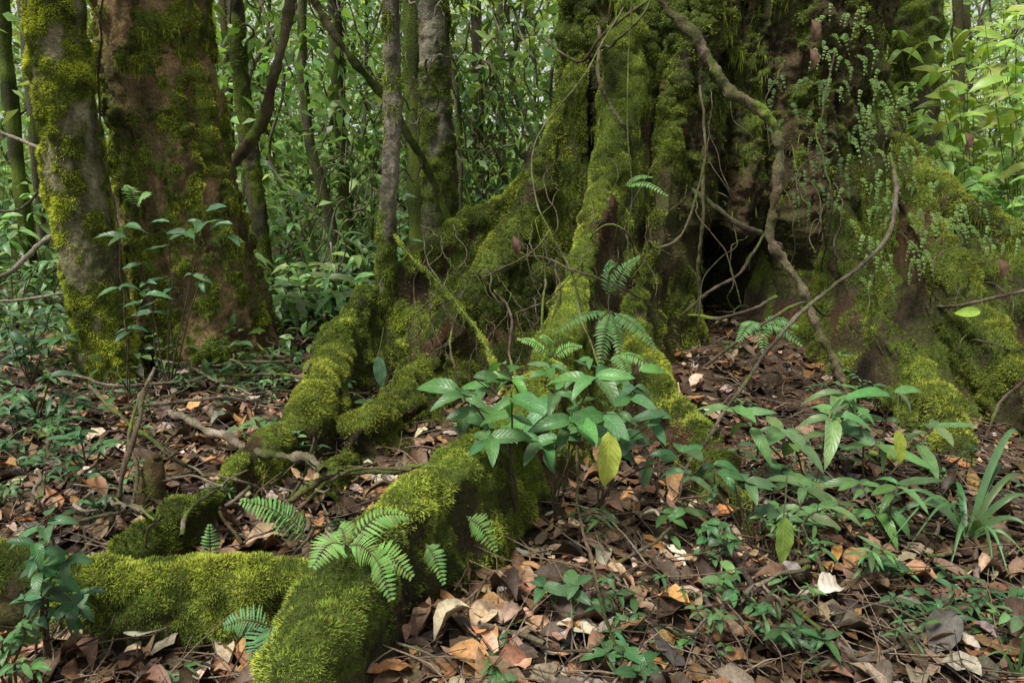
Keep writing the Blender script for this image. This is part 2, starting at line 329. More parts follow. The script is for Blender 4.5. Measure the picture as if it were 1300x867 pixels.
# ------------------------------------------------------------ generic trees
def tree(label,pb,Y,ptop,wpx,bias=.1,flare=1.3,mid=None,A=(.05,.038,.025),B=(.15,.115,.075),s=0,sides=28,moss=0,nl=0,lc=(.07,.16,.03),group=None,n=None,name='forest_tree',rough=1.0,bend=0.0,pf=0.0,lf=.8,flute=0.0,mbright=1.0,gold=0.0):
    b=GX(pb,Y,-.1); R=wpx/FPX*Y/2
    top=P(ptop,0,Y); mids=[b]
    if mid: 
        for (mx,my) in mid[::-1]: mids.append(P(mx,my,Y))
    if bend:
        for u in (.25,.5,.75): mids.append(b*(1-u)+top*u+np.array([random.uniform(-bend,bend),random.uniform(-bend,bend),0]))
    mids.append(top); up=top+(top-mids[-2])/max(np.linalg.norm(top-mids[-2]),.1)*(2.5+Y*.18); mids.append(up)
    pts=np.array(mids); t=thing(name,label,'tree',b,group)
    k=len(pts); n=n or (260 if moss else 40)
    C=cr(np.c_[pts,np.ones(k)],n)[:,:3]; hh=np.clip((C[:,2]-b[2])/max(.9*R*3,.1),0,3)
    rad=R*(1+(flare-1)*np.exp(-hh*1.3))*np.interp(np.arange(n),[0,n-1],[1,.85])
    Vg,N,F,Ax=tubeg(C,rad,sides,n)
    if flute:
        thh=np.linspace(0,2*math.pi,sides,endpoint=False)[None,:]; cc_=np.stack([np.cos(thh)+0*hh[:,None],np.sin(thh)+0*hh[:,None],C[:,2:3]*.22+0*thh],-1)
        Vg=Vg+N*(flute*R*(1.2-np.abs(fbm(cc_,2.6,3,s+77))*5)*(.45+.8*np.exp(-hh*.8))[:,None])[...,None]
    am=R*rough
    Vg=Vg+N*(am*(.30*fbm(Vg*np.array([1,1,.3]),1.3/max(R,.06)*.5,3,s+1)+.14*fbm(Vg,2.2/max(R,.06)*.6,3,s+2))+.022*fbm(Vg,20,2,s+5)*min(1,R*4))[...,None]
    Nn=gnorm(Vg,True)
    if (Nn*N).sum()<0: Nn=-Nn; 
    cc,mk=barkcol(Vg,Nn,bias,A=A,B=B,s=s+3,mz=.2,red=0,lf=lf)
    if pf: Vg,Nn=puff(Vg,Nn,mk,pf,True,s)
    mesh('trunk',Vg,F,M_BARK,t,cc)
    if moss: addmoss(t,Vg,F,Nn,np.maximum(mk,.03).reshape(-1),dens=moss,ln=.014,wd=.003,s=s,cap=180000,filt=lambda p:(p[:,2]<3.2)*1.0,hang=3.0,hp=.08,bright=mbright,gold=gold)
    if nl:
        a=Acc(); ncl=9; ci=rng.uniform(.3,1,ncl); offc=rng.normal(0,1,(ncl,3))*np.array([1,1,.3])*(.35+.05*Y)
        cl=rng.integers(0,ncl,nl); pos=Ax[(ci[cl]*(n-1)).astype(int)]+offc[cl]+rng.normal(0,.25+.015*Y,(nl,3))
        d=rng.normal(0,1,(nl,3))*np.array([1,1,.5])+np.array([0,0,-.3]); L_=rng.uniform(.10,.24,nl)
        a.add(*leaves(pos,d,rng.normal(0,.5,(nl,3))+np.array([0,-.3,1]),L_,L_*.42,jcol(lc,nl,.3),T_FAR,fold=.1,droop=.3))
        a.build('foliage',M_FAR,t)
    return t
tree('broad straight tree on the left with brown bark patches and clumped moss',272,4.8,196,140,bias=.06,flare=1.22,mid=[(206,100),(230,250),(258,390)],s=400,sides=200,n=380,moss=85000,A=(.10,.068,.032),B=(.42,.29,.14),rough=.45,pf=.045,lf=.3,flute=.07,mbright=1.6,gold=.12)
tree('narrower pale mossy tree leaning left, directly beside the broad left tree',142,4.15,68,66,bias=.04,flare=1.18,mid=[(79,100),(97,230),(122,370)],s=430,sides=110,n=340,moss=80000,A=(.12,.105,.06),B=(.40,.36,.21),rough=.35,pf=.014,lf=.3,mbright=1.45,gold=.08)
tree('thin mossy trunk rising behind the left buttress root crest',487,4.5,497,22,bias=.0,mid=[(499,150),(492,300)],s=450,sides=30,moss=30000,A=(.08,.07,.05),B=(.28,.25,.18),pf=.012)
tree('mottled grey green trunk, thickest in the gap left of the giant tree',568,6.6,551,42,bias=-.02,mid=[(553,150)],s=470,sides=60,moss=16000,A=(.09,.085,.055),B=(.30,.28,.2),pf=.015)
tree('dark trunk half hidden just left of the mottled grey green trunk',540,7.6,524,28,bias=.1,mid=[(528,150)],s=480,sides=30,A=(.03,.025,.018),B=(.09,.075,.05))
tree('dark curved trunk right of the broad left tree',345,6.9,298,22,bias=.1,mid=[(306,100),(322,230)],s=490,sides=24,A=(.045,.04,.028),B=(.14,.12,.08),moss=8000)
tree('slim crooked trunk with a bend above the fallen leaves left of centre',437,8.2,384,13,bias=-.1,mid=[(383,80),(395,190),(415,260)],s=500,sides=14,A=(.07,.06,.045),B=(.22,.19,.14))
tree('slim dark trunk just left of the thin mossy trunk',447,9.0,424,16,bias=.0,mid=[(430,120)],s=510,sides=16,A=(.04,.035,.03),B=(.12,.1,.075))
tree('slim straight trunk between the mottled trunk and the giant tree',613,9.2,604,13,bias=-.1,s=520,sides=14,A=(.07,.06,.045),B=(.22,.19,.14))
tree('very thin pale trunk closest to the left edge of the giant tree',640,11.5,634,9,bias=-.2,s=530,sides=10,A=(.12,.11,.08),B=(.28,.25,.19))
tree('stout dark mossy trunk behind the right shoulder of the giant tree',1160,7.6,1165,56,bias=.15,s=540,sides=50,A=(.04,.033,.023),B=(.13,.11,.07),moss=9000,pf=.02)
tree('slim grey trunk right of the stout trunk in the upper right',1222,10,1216,12,bias=-.1,s=550,sides=12)
tree('small trunk peeping over the right shoulder left of the stout trunk',1112,9.5,1108,18,bias=.1,s=560,sides=12)
tree('dark leaning trunk at the left edge of the photo',45,7.5,2,17,bias=.15,mid=[(12,120)],s=570,sides=16,A=(.03,.025,.02),B=(.08,.07,.05))
tree('pale thin trunk leaning behind the narrower left tree',60,8.6,28,12,bias=-.1,s=580,sides=12,A=(.1,.09,.065),B=(.24,.21,.16))
tree('slender trunk close behind the broad left tree',300,9.5,284,12,bias=0,s=590,sides=12)
k=0
zones=[(-60,40,4,'thin distant trunk among the leaves at the far left'),(282,400,8,'thin distant trunk in the gap right of the broad left tree'),(400,520,8,'thin distant trunk around the thin mossy trunk'),(575,700,9,'thin distant trunk beside the left edge of the giant tree'),(1190,1360,5,'thin distant trunk behind the bright shrubs at the upper right')]
for a_,b_,cnt,lb in zones:
    for i in range(cnt):
        k+=1; Yk=random.uniform(7.8,15); x=random.uniform(a_,b_)
        tree(lb,x+random.uniform(-45,45),Yk,x+random.uniform(-90,90),random.choice([3,4,4,5,6,9]),bias=random.uniform(-.4,.1),s=600+k*13,sides=9,n=40,nl=480,lc=random.choice([(.19,.32,.09),(.13,.23,.07),(.28,.40,.12)]),group=lb.replace('thin distant trunk','thin distant trunks'),A=(.09,.08,.06),B=random.choice([(.3,.27,.20),(.16,.14,.1)]),bend=.35)
# ------------------------------------------------------------ far wood as one mass
a=Acc()
for n,y0,l0,l1,th_ in ((190000,10.5,.08,.22,-.12),(52000,8.2,.18,.40,-.02)):
    Yv=y0+(32-y0)*rng.random(n)**.72; Xv=(rng.random(n)*2-1)*(Yv*.86+2.5); zt=CAMH+.34*Yv
    Zv=terr(Xv,Yv)*(Yv<26)+(zt+.6)*rng.random(n)**.95
    pos=np.stack([Xv,Yv,Zv],-1)
    keep=(fbm(pos*np.array([1,1,1.3]),.9,4,90)>th_+.06*rng.normal(0,1,n)); pos=pos[keep]; n=len(pos)
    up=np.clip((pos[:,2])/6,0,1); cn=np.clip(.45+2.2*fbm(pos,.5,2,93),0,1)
    col=lerp(lerp((.055,.105,.04),(.19,.31,.10),cn),(.42,.54,.18),np.clip(up*1.3*rng.random(n)+.16*(pos[:,1]>16),0,1))*np.clip(1+rng.normal(0,.3,(n,1)),.35,1.9)  # distance haze put into the leaf colour: paler leaves farther back
    d=rng.normal(0,1,(n,3))*np.array([1,1,.6])+np.array([0,0,-.3]); L_=rng.uniform(l0,l1,n)
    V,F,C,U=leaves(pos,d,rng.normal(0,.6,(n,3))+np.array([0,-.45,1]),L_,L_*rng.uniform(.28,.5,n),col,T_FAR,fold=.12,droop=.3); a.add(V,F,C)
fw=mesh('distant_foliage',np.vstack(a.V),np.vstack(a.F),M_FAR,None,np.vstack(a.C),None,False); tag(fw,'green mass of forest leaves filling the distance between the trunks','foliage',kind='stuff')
n=28000; Yv=3.9+8*rng.random(n); Xv=(rng.random(n)*2-1)*(Yv*.8+1.5); p0=np.stack([Xv,Yv,0*Yv],-1)
kp=(fbm(p0,.9,2,96)>-.14)&~(((Xv-TC[0])**2+(Yv-TC[1])**2)<2.6)&((Yv>5.2)|(Xv<-1.0)); Xv=Xv[kp];Yv=Yv[kp]; n=len(Xv)
pos=np.stack([Xv,Yv,terr(Xv,Yv)+.32*rng.random(n)**1.6],-1); L_=rng.uniform(.04,.12,n)
V,F,C,U=leaves(pos,rng.normal(0,1,(n,3))*np.array([1,1,.4]),rng.normal(0,.35,(n,3))+np.array([0,0,1]),L_,L_*.42,jcol((.10,.18,.06),n,.35),T_LOW,fold=.15,droop=.35)
hb=mesh('ground_herbs',V,F,M_SMALL,None,C,None,True); tag(hb,'low green herbs carpeting the floor in the middle distance','undergrowth',kind='stuff')
# ------------------------------------------------------------ leaf litter
a=Acc()
pal=np.array([(.26,.165,.10),(.18,.11,.06),(.06,.037,.023),(.34,.17,.06),(.38,.29,.19),(.115,.07,.04),(.24,.125,.055),(.52,.44,.34),(.23,.19,.15)])
for tplx,n,lo,hi,wl,wh in ((T_LIT,19000,.045,.15,.38,.62),(T_LITN,5000,.06,.16,.2,.36),(T_LOW,14000,.012,.04,.3,.8)):
    Yv=.75+9.5*rng.random(n)**1.7; Xv=(rng.random(n)*2-1)*(Yv*.85+1.0)
    pos=np.stack([Xv,Yv,terr(Xv,Yv)+.004+.04*rng.random(n)**1.6],-1)
    az=rng.random(n)*2*math.pi; d=np.stack([np.cos(az),np.sin(az),rng.normal(0,.15,n)],-1)
    pi=rng.choice(9,n,p=[.15,.20,.21,.07,.06,.16,.08,.02,.05]); col=pal[pi]*np.clip(1+rng.normal(0,.28,(n,1)),.35,1.8)*(1+rng.normal(0,.07,(n,3)))
    col=col*np.clip(1+1.1*fbm(pos,1.3,3,77)[:,None],.5,1.4)
    L_=lo+(hi-lo)*rng.random(n)**1.4
    a.add(*leaves(pos,d,rng.normal(0,.22,(n,3))+np.array([0,0,1]),L_,L_*rng.uniform(wl,wh,n),col,tplx,droop=rng.normal(0,.22,n),fold=rng.normal(.06,.12,n),curl=rng.normal(0,.26,n),wave=.09))
lt=a.build('leaf_litter',M_LIT); tag(lt,'carpet of dead brown leaves covering the forest floor','leaf litter',kind='stuff')
a=Acc()
for i in range(4200):
    y=.9+7*random.random()**1.6; x=random.uniform(-1,1)*(y*.8+.6); az=random.uniform(0,6.28); l=random.uniform(.05,.45)
    p0=np.array([x,y,float(terr(x,y))+.035]); p1=p0+np.array([math.cos(az)*l,math.sin(az)*l,random.uniform(-.02,.09)])
    rr=random.uniform(.5,1.4); V,N_,F,_=tubeg([p0,(p0*2+p1)/3+rng.normal(0,.014,3),(p0+p1*2)/3+rng.normal(0,.016,3),p1],[.0026*rr,.0022*rr,.002*rr,.001],5,7); a.add(V,F,random.choice([(.16,.115,.08),(.06,.04,.03),(.3,.24,.17),(.2,.15,.1),(.08,.055,.04)]))
tw=a.build('twig_litter',M_WOOD); tag(tw,'tiny broken twigs strewn through the dead leaves','twigs',kind='stuff')
def fallen(label,p,L,W,col,az=None,tilt=.2,group=None,cur=.2):
    az=random.uniform(0,6.28) if az is None else az
    V,F,C,U=leaves([p],[math.cos(az),math.sin(az),random.uniform(-.1,.2)],[random.uniform(-tilt,tilt),-.35,1],L,W,np.array(col),ltpl(10,5),droop=.2,fold=.15,curl=cur,wave=.06)
    o=mesh('fallen_leaf',V,F,M_LIT,None,C,U,True,origin=p); tag(o,label,'leaf',group)
fallen('pale cream curled dead leaf lying on the right side of the litter',G(1040,752,.06),.11,.075,(.62,.54,.44),.4)
fallen('grey beige dead leaf lying just above the pale cream leaf',G(1020,728,.05),.11,.05,(.45,.38,.34),2.9)
fallen('large orange brown leaf lying beside the foreground root',G(570,825,.05),.17,.07,(.42,.22,.08),-.7)
fallen('large tan leaf lying against the left thin root',G(312,690,.05),.17,.08,(.42,.29,.18),.5)
fallen('pinkish curled dead leaf in the middle of the litter left of the broad leaf seedling',G(640,790,.05),.12,.05,(.38,.26,.19),1.0)
fallen('brown leaf leaning below the central leafy plant',G(905,655,.07),.11,.045,(.36,.25,.18),1.3)
fallen('pale dead leaf near the bottom right corner',G(1245,822,.04),.10,.04,(.42,.35,.28),2.4)
fallen('mauve brown long leaf below the strap leaved clump',G(1130,775,.05),.14,.045,(.30,.24,.21),.2)
for (x,y,Yd,lb) in ((1031,25,4.25,'dead brown leaf caught high on the giant trunk'),(1029,62,4.25,'dead reddish leaf caught just below the topmost leaf on the giant trunk'),(1268,328,3.75,'dead brown leaf stuck on the right flank of the giant tree'),(652,300,4.3,'grey dead leaf hanging on the left buttress'),(1225,168,4.5,'small dead leaf resting on the right shoulder')):
    p=P(x,y,Yd); V,F,C,U=leaves([p],[.15,0,-1],[0,-1,.2],.13,.055,np.array((.2,.12,.08)),ltpl(10,5),droop=.15,fold=.25,curl=.25,wave=.05)
    o=mesh('fallen_leaf',V,F,M_LIT,None,C,U,True,origin=p); tag(o,lb,'leaf')
# ------------------------------------------------------------ lianas, vines, sticks
def vine(name,label,cat,pts,rad,col=(.10,.075,.05),col2=(.26,.23,.18),bias=-.4,wob=.02,sides=9,seed=0,moss=0,group=None,kn=.35):
    pts=np.array([P(*q) if isinstance(q,tuple) else q for q in pts])
    Ln=np.linalg.norm(np.diff(pts,axis=0),axis=1).sum(); n=int(min(300,max(16,Ln/.014)))
    Vg,N,F,A=tubeg(pts,rad,sides,n,wob,seed)
    Rr=float(np.mean(rad)); Vg=Vg+N*(Rr*kn*(fbm(Vg,.30/Rr,3,seed)*2+.6*fbm(Vg,1.1/Rr,2,seed+3)))[...,None]
    cc,mk=barkcol(Vg,N,bias,A=col,B=col2,s=seed+9,mz=.3,red=.1)
    b=Vg[0,0]
    if moss:
        t=thing(name,label,cat,b,group); mesh('stem',Vg,F,M_WOOD,t,cc); addmoss(t,Vg,F,N,np.clip(mk+.2,0,1).reshape(-1),dens=moss,ln=.012,wd=.0026,s=seed,cap=30000)
        return t
    o=mesh(name,Vg,F,M_WOOD,None,cc,origin=b); return tag(o,label,cat,group)
BR=(.055,.036,.025); GR=(.17,.14,.105)
vine('liana','thick twisting brown liana hanging down the front of the giant trunk','vine',[(815,-60,4.3),(845,5,4.2),(882,42,4.1),(903,85,4.05),(930,122,4.0),(972,150,3.95),(986,190,3.92),(980,255,3.9),(975,298,3.88),(997,332,3.82),(1018,366,3.78),(1035,415,3.7),(1052,455,3.65),(1072,490,3.6),(1085,520,3.5)],[.020,.022,.026,.020,.028,.030,.022,.022,.028,.024,.022,.020,.018,.017,.015],(.045,.03,.02),(.25,.19,.14),wob=.045,seed=11,sides=16,kn=.65,moss=3000,bias=-.5)
vine('liana','smooth grey vine bowing from the right flank to the ground below the centre','vine',[(1130,195,4.3),(1137,225,3.9),(1132,285,3.7),(1108,325,3.6),(1052,368,3.45),(1002,410,3.3),(962,462,3.1),(915,525,2.85),(872,585,2.65),(855,640,2.5),(835,715,2.25),(815,790,1.9)],[.010,.012,.011,.010,.010,.010,.009,.008,.007,.007,.006,.005],(.06,.045,.033),(.22,.18,.14),wob=.03,seed=12,kn=.4)
vine('liana','second thin brown vine crossing the hollow into the thick liana foot','vine',[(895,465,3.9),(940,430,3.75),(985,400,3.7),(1020,385,3.7),(1045,400,4.1)],.009,BR,GR,seed=13)
vine('moss_covered_vine','fuzzy mossy green vine sloping from the left buttress crest to the central plant','vine',[(500,300,4.3),(522,325,4.0),(560,362,3.8),(592,402,3.55),(612,432,3.35),(628,462,3.15),(640,500,2.9)],.008,(.05,.06,.02),(.1,.12,.03),bias=.6,moss=60000,seed=14)
vine('vine','thin pale vine looping down from the left trunk edge to the central fern','vine',[(790,10,4.5),(745,90,4.2),(690,160,4.15),(675,205,4.1),(680,255,4.0),(700,300,3.85),(725,345,3.7),(738,400,3.4),(760,465,3.1)],.005,(.10,.11,.05),(.26,.26,.13),seed=15)
vine('vine','green upright stem clinging to the centre of the giant trunk','vine',[(805,-20,4.2),(797,80,4.15),(797,160,4.05),(800,240,4.0),(795,335,3.95)],.005,(.06,.09,.03),(.12,.16,.05),seed=16)
vine('hanging_root','short hooked brown root high on the central buttress','root',[(762,35,4.7),(760,90,4.2),(775,130,4.15),(797,165,4.15),(800,190,4.6)],.011,BR,GR,seed=17)
vine('hanging_root','curved brown root hooking left of the hollow','root',[(890,100,4.7),(896,190,4.1),(885,250,4.0),(866,295,3.95),(838,312,3.95),(820,308,4.5)],.008,BR,GR,seed=18)
vine('hanging_root','thick rising root at the upper left edge of the giant trunk','root',[(690,50,5.2),(735,80,4.6),(770,40,4.4),(830,-5,4.6)],.010,BR,GR,seed=19,bias=-.1)
vine('hanging_root','pale root arching over the hollow rim','root',[(735,315,4.1),(770,285,3.95),(800,300,3.95),(812,350,4.3)],.006,(.14,.10,.07),GR,seed=20)
for i,(pts,rad,lb) in enumerate([
 ([(700,330,4.0),(690,370,3.6),(688,410,3.4),(700,455,3.3)],.006,'reddish aerial root hanging nearest the central fern'),
 ([(708,325,3.9),(708,370,3.6),(704,430,3.4)],.005,'short reddish aerial root right beside the reddish root'),
 ([(625,355,4.6),(645,400,3.8),(640,450,3.55),(655,500,3.2)],.007,'dark aerial root in the face of the left buttress'),
 ([(590,385,4.3),(575,440,3.7),(590,510,3.4)],.006,'dark aerial root lowest on the left buttress face'),
 ([(700,290,4.4),(665,330,4.0),(640,345,3.9),(600,350,4.6)],.006,'thin root lying sideways over the left buttress face'),
 ([(665,318,4.1),(720,338,3.7),(760,352,3.6),(815,378,3.9)],.006,'dead twig lying level across the central buttress'),
 ([(745,320,4.1),(700,370,3.6),(650,400,4.1)],.005,'dead twig crossing the level twig'),
 ([(895,180,4.7),(890,260,4.4),(888,330,4.4),(880,400,4.5)],.012,'dark root column at the left rim of the hollow'),
 ([(865,225,4.8),(905,255,4.5),(945,285,4.45),(990,310,4.7)],.018,'stout brown root bridging the top of the hollow'),
 ([(865,395,4.2),(905,365,4.2),(945,340,4.2),(970,300,4.5)],.010,'thin root slanting inside the hollow'),
 ([(875,402,4.1),(930,400,4.0),(985,378,4.2)],.010,'dark root lying along the hollow floor'),
 ([(1175,390,4.2),(1230,385,3.7),(1300,372,3.6),(1360,355,3.5)],.009,'bare twig reaching in from the right edge'),
 ([(1205,425,4.2),(1255,430,3.5),(1290,440,3.5),(1320,430,3.4)],.005,'short bare twig near the right edge'),
 ([(1310,450,3.2),(1270,520,3.2),(1250,580,3.2)],.008,'bare stick leaning at the right edge above the strap leaved clump'),
 ([(535,290,4.7),(550,340,4.2),(590,400,4.0),(560,440,3.9),(550,480,4.1)],.004,'thin vine looping over the left buttress crest'),
 ([(134,-20,4.4),(124,120,4.3),(132,200,4.25),(148,260,4.2),(150,330,4.1),(165,440,4.1)],.006,'thin vine climbing between the two left trees'),
 ([(1065,60,4.7),(1040,180,4.3),(1055,260,4.2),(1045,350,4.5)],.006,'thin dark root on the right half of the trunk'),
 ([(755,70,4.7),(800,30,4.2),(835,-20,4.3)],.008,'dry twig at the top of the central buttress')]):
    kd='vine' if 'vine' in lb else ('twig' if 'twig' in lb or 'stick' in lb else 'root')
    vine('aerial_root' if kd=='root' else kd,lb,kd,pts,rad,BR,GR,seed=40+i*3,wob=.05)
TL=[('fine tendril dangling across the left buttress face',(520,700),(270,400),3.85,30),('fine tendril hanging over the central buttress',(700,840),(180,330),3.9,14),('fine tendril hanging on the trunk around the thick liana',(870,1060),(40,300),4.1,16),('fine tendril trailing over the right flank',(1080,1290),(250,380),3.8,12)]
q=0
for lb,xr,yr,Yd,cnt in TL:
    for i in range(cnt):
        q+=1; x=random.uniform(*xr); y=random.uniform(*yr); l=random.uniform(50,150); dx=random.uniform(-60,60); s_=random.choice([-1,1])
        vine('tendril',lb,'vine',[(x,y,Yd+.8),(x+dx*.2+random.uniform(-15,15),y+l*.25,Yd+.12),(x+dx*.7+12*s_,y+l*.6,Yd),(x+dx,y+l,Yd-.02),(x+dx+18*s_,y+l*1.1,Yd+.5)],random.uniform(.0018,.004),BR,GR,seed=700+q*7,wob=.09,sides=5,group=lb.replace('tendril','tendrils'))
vine('liana','dark reddish bent branch crossing the gap right of the broad left tree','branch',[(372,-30,5.6),(362,30,5.6),(348,100,5.5),(335,150,5.5),(318,178,5.5),(298,205,5.5),(270,222,5.4)],[.042,.042,.04,.038,.045,.035,.025],(.06,.036,.026),(.2,.13,.09),bias=-.2,moss=9000,seed=110,sides=14)
vine('liana','long mossy branch sloping from the top to the mottled grey green trunk','branch',[(385,-20,6.0),(412,25,6.0),(445,75,6.0),(485,120,6.1),(520,175,6.2),(548,225,6.4),(570,280,6.5)],[.03,.03,.032,.032,.032,.035,.03],(.07,.06,.03),(.2,.17,.09),bias=.1,moss=12000,seed=111,sides=12)
for i in range(30):
    zr,lb=((285,700),'thin liana looping between the middle distance trunks') if i<24 else ((1130,1330),'thin liana looping between the bright shrubs at the upper right')
    x=random.uniform(*zr); Yd=random.uniform(6.0,9.0); dx=random.uniform(-220,220)
    vine('liana',lb,'vine',[(x,-40,Yd),(x+dx*.2,60,Yd),(x+dx*.55,random.uniform(120,190),Yd+.2),(x+dx,random.uniform(200,270),Yd+.1),(x+dx*1.25,330,Yd)],random.uniform(.005,.013),(.09,.08,.06),(.3,.26,.2),bias=-.2,seed=1500+i*9,wob=.45,sides=7,group='thin lianas looping in the distance')
SK=[([(150,480,0),(190,512,.02),(260,545,.10),(330,572,.18),(415,592,.28)],.017,(.26,.21,.16),'long pale branch lying across the litter left of centre'),
 ([(60,478,.1),(110,480,.12),(170,488,.1),(300,478,.1),(420,484,.14)],.009,(.17,.14,.10),'thin straight branch lying at the foot of the broad left tree'),
 ([(410,555,.36),(392,600,.16),(372,640,.02)],.009,(.13,.10,.07),'short stick propped against the end of the long pale branch'),
 ([(375,640,.05),(430,608,.14),(500,592,.2),(545,588,.24)],.014,(.15,.10,.07),'brown stick lying between the two mossy roots'),
 ([(385,650,.02),(440,600,.2),(520,600,.26)],.007,(.15,.11,.08),'thin twig lying over the brown stick'),
 ([(175,500,.4),(160,580,.25),(150,640,.08),(100,700,.02)],.011,(.12,.09,.065),'dark stick slanting down at the left toward the low root'),
 ([(195,470,.45),(172,540,.3),(180,600,.15),(165,650,.03)],.007,(.17,.13,.1),'thin forked stick upright beside the stump'),
 ([(140,520,.2),(200,510,.2),(270,505,.2),(340,510,.1)],.009,(.15,.12,.09),'twig lying on the pile behind the long pale branch'),
 ([(110,490,.3),(150,530,.25),(210,580,.15),(250,600,.05)],.008,(.13,.1,.07),'twig slanting through the pile of debris'),
 ([(350,430,.02),(385,437,.04),(430,448,.06)],.011,(.22,.15,.12),'reddish stick lying on the litter behind the left buttress'),
 ([(1100,575,.05),(1160,590,.06),(1215,605,.05)],.012,(.14,.09,.06),'brown stick lying under the right hand plants'),
 ([(930,735,.03),(980,730,.04),(1040,712,.05)],.010,(.10,.07,.05),'dark stick lying left of the cream leaf'),
 ([(1010,860,.02),(1080,830,.04),(1180,800,.04)],.007,(.14,.11,.08),'thin twig lying in the bottom right litter'),
 ([(730,560,.35),(735,640,.2),(755,720,.12),(790,850,.03)],.005,(.18,.12,.09),'thin bent twig in front of the central plant'),
 ([(860,640,.1),(915,690,.05),(960,760,.02)],.010,(.09,.065,.05),'dark twig under the mossy bulge')]
for i,(pts,rad,c,lb) in enumerate(SK):
    vine('fallen_branch',lb,'branch',[G(x,y,l) for x,y,l in pts],rad,tuple(np.array(c)*.5),tuple(np.array(c)*1.6),wob=.05,seed=150+i*5,kn=.45)
DZ=[((20,430),(440,670),74,'thin tangled dead twig in the debris pile left of centre','tangled dead twigs left of centre'),((880,1290),(560,850),26,'thin dead stick lying across the lower right litter','thin dead sticks in the lower right litter'),((540,860),(640,850),10,'thin dead stick lying in the litter below the central plant','thin dead sticks below the central plant')]
q=0
for xr,yr,cnt,lb,gr in DZ:
    for i in range(cnt):
        q+=1; x=random.uniform(*xr); y=random.uniform(*yr); dx=random.uniform(-110,110); dy=random.uniform(-50,50); hi_=.32 if q<75 else .16
        c=random.choice([BR,(.12,.09,.07),(.16,.13,.1)]); vine('fallen_branch',lb,'branch',[G(x,y,random.uniform(.03,hi_)),G(x+dx*.5,y+dy*.5,random.uniform(.03,hi_*.6)),G(x+dx,y+dy,random.uniform(.02,.12))],random.uniform(.003,.008),c,tuple(np.array(c)*2.4),seed=900+q*3,wob=.07,sides=6,group=gr)
vine('leaning_stem','bare pole slanting across the left edge below the dark leaning trunk','branch',[(-20,365,4.0),(20,340,4.0),(50,310,4.05),(80,292,4.1)],.014,(.12,.10,.08),(.3,.27,.21),seed=230)
vine('leaning_stem','pale thin stick at the upper left edge','branch',[(-20,160,4.5),(20,175,4.5),(60,193,4.4)],.010,(.25,.2,.15),(.45,.4,.32),seed=231)
vine('leaning_stem','thin pale stick level at the left edge below the bare pole','branch',[(-20,382,3.9),(30,380,4.0),(105,366,4.1)],.008,(.2,.16,.12),(.4,.35,.28),seed=232)
vine('leaning_stem','dark thin stick crossing low at the left edge','branch',[(-20,270,4.6),(30,262,4.6),(75,200,4.6)],.009,(.06,.05,.04),(.12,.1,.08),seed=233)
sb=G(192,640); t=thing('stump','short broken brown stump left of the thin root','stump',sb)
Vg,N,F,_=tubeg([sb+[0,0,-.05],sb+[.0,0,.06],sb+[.015,.02,.15],sb+[.025,.02,.185],sb+[.025,.02,.175]],[.075,.052,.045,.036,.005],24,40); Vg=Vg+N*(.022*fbm(Vg,9,3,5))[...,None]
cc,mk=barkcol(Vg,N,-.4,A=(.12,.065,.035),B=(.32,.19,.10),s=9); mesh('wood',Vg,F,M_BARK,t,cc); addmoss(t,Vg,F,N,mk.reshape(-1),dens=20000,ln=.010,wd=.002,s=4,cap=2000)
# ------------------------------------------------------------ leafy plants
def plant(name,label,base,tips,L,col,W=.4,k=6,pairs=2,cat='plant',per=True,group=None,sr=.0035,droop=.35,arch=.08,stemcol=(.10,.075,.045),face=.45,node=.5,mat=None,tpl=None,elev=.12):
    base=np.asarray(base,float); t=thing(name,label,cat,base,group); mat=mat or M_LEAF; tpl=tpl or (T_FINE if per else T_MID); acc=Acc(); st=Acc()
    for tp in tips:
        tp=np.asarray(tp,float); m=(base+tp)/2+np.array([0,0,arch])+rng.normal(0,.02,3); q=base*.8+tp*.2+rng.normal(0,.01,3)+np.array([0,0,arch*.5])
        Vg,N,F,A=tubeg([base,q,m,tp],[sr*1.3,sr*1.1,sr,sr*.5],6,20,.008,random.randint(0,999))
        if per: mesh('stem',Vg,F,M_WOOD,t,np.broadcast_to(stemcol,(Vg.size//3,3)))
        else: st.add(Vg,F,stemcol)
        a0=random.uniform(0,6.28)
        specs=[]
        for i in range(k):
            az=a0+i*2*math.pi/k+random.uniform(-.4,.4); specs.append((A[-1-random.randint(0,2)],az,random.uniform(-.3,.4)+elev,random.uniform(.45,1.15)))
        for j in range(pairs):
            u=1-(j+1)*node/(pairs+1); b=A[int(u*19)]
            for sg in (0,math.pi):
                az=a0+j*1.57+sg+random.uniform(-.3,.3); specs.append((b,az,random.uniform(-.3,.3),random.uniform(.45,1.0)))
        for (b,az,el,sc_) in specs:
            d=np.array([math.cos(az),math.sin(az),el]); nr=np.array([random.uniform(-.35,.35),-face+random.uniform(-.3,.3),1])
            l=L*sc_
            r=leaves([b],d,nr,l,l*W*random.uniform(.85,1.15),jcol(col,1,.2),tpl,droop=droop*random.uniform(.4,1.9),fold=.16,wave=.035,curl=random.uniform(-.12,.12) if per else 0)
            if per: mesh('leaf',r[0],r[1],mat,t,r[2],r[3])
            else: acc.add(*r)
    if not per: st.build('stem',M_WOOD,t); acc.build('foliage',mat,t)
    return t
GC=(.09,.205,.062); GD=(.055,.13,.045); GL=(.32,.46,.09); GB=(.07,.165,.06); GP=(.115,.215,.075)
def tp(l,Y,j=.15): return [P(x,y,Y+random.uniform(-j,j)) for x,y in l]
plant('broadleaf_seedling','left part of the central leafy plant, drooping over the mossy root',P(655,650,2.3),tp([(578,492),(618,560),(590,530),(648,498),(640,535)],2.25,.22),.15,GC,W=.37,k=6,pairs=1,droop=.42,face=.7,arch=.1)
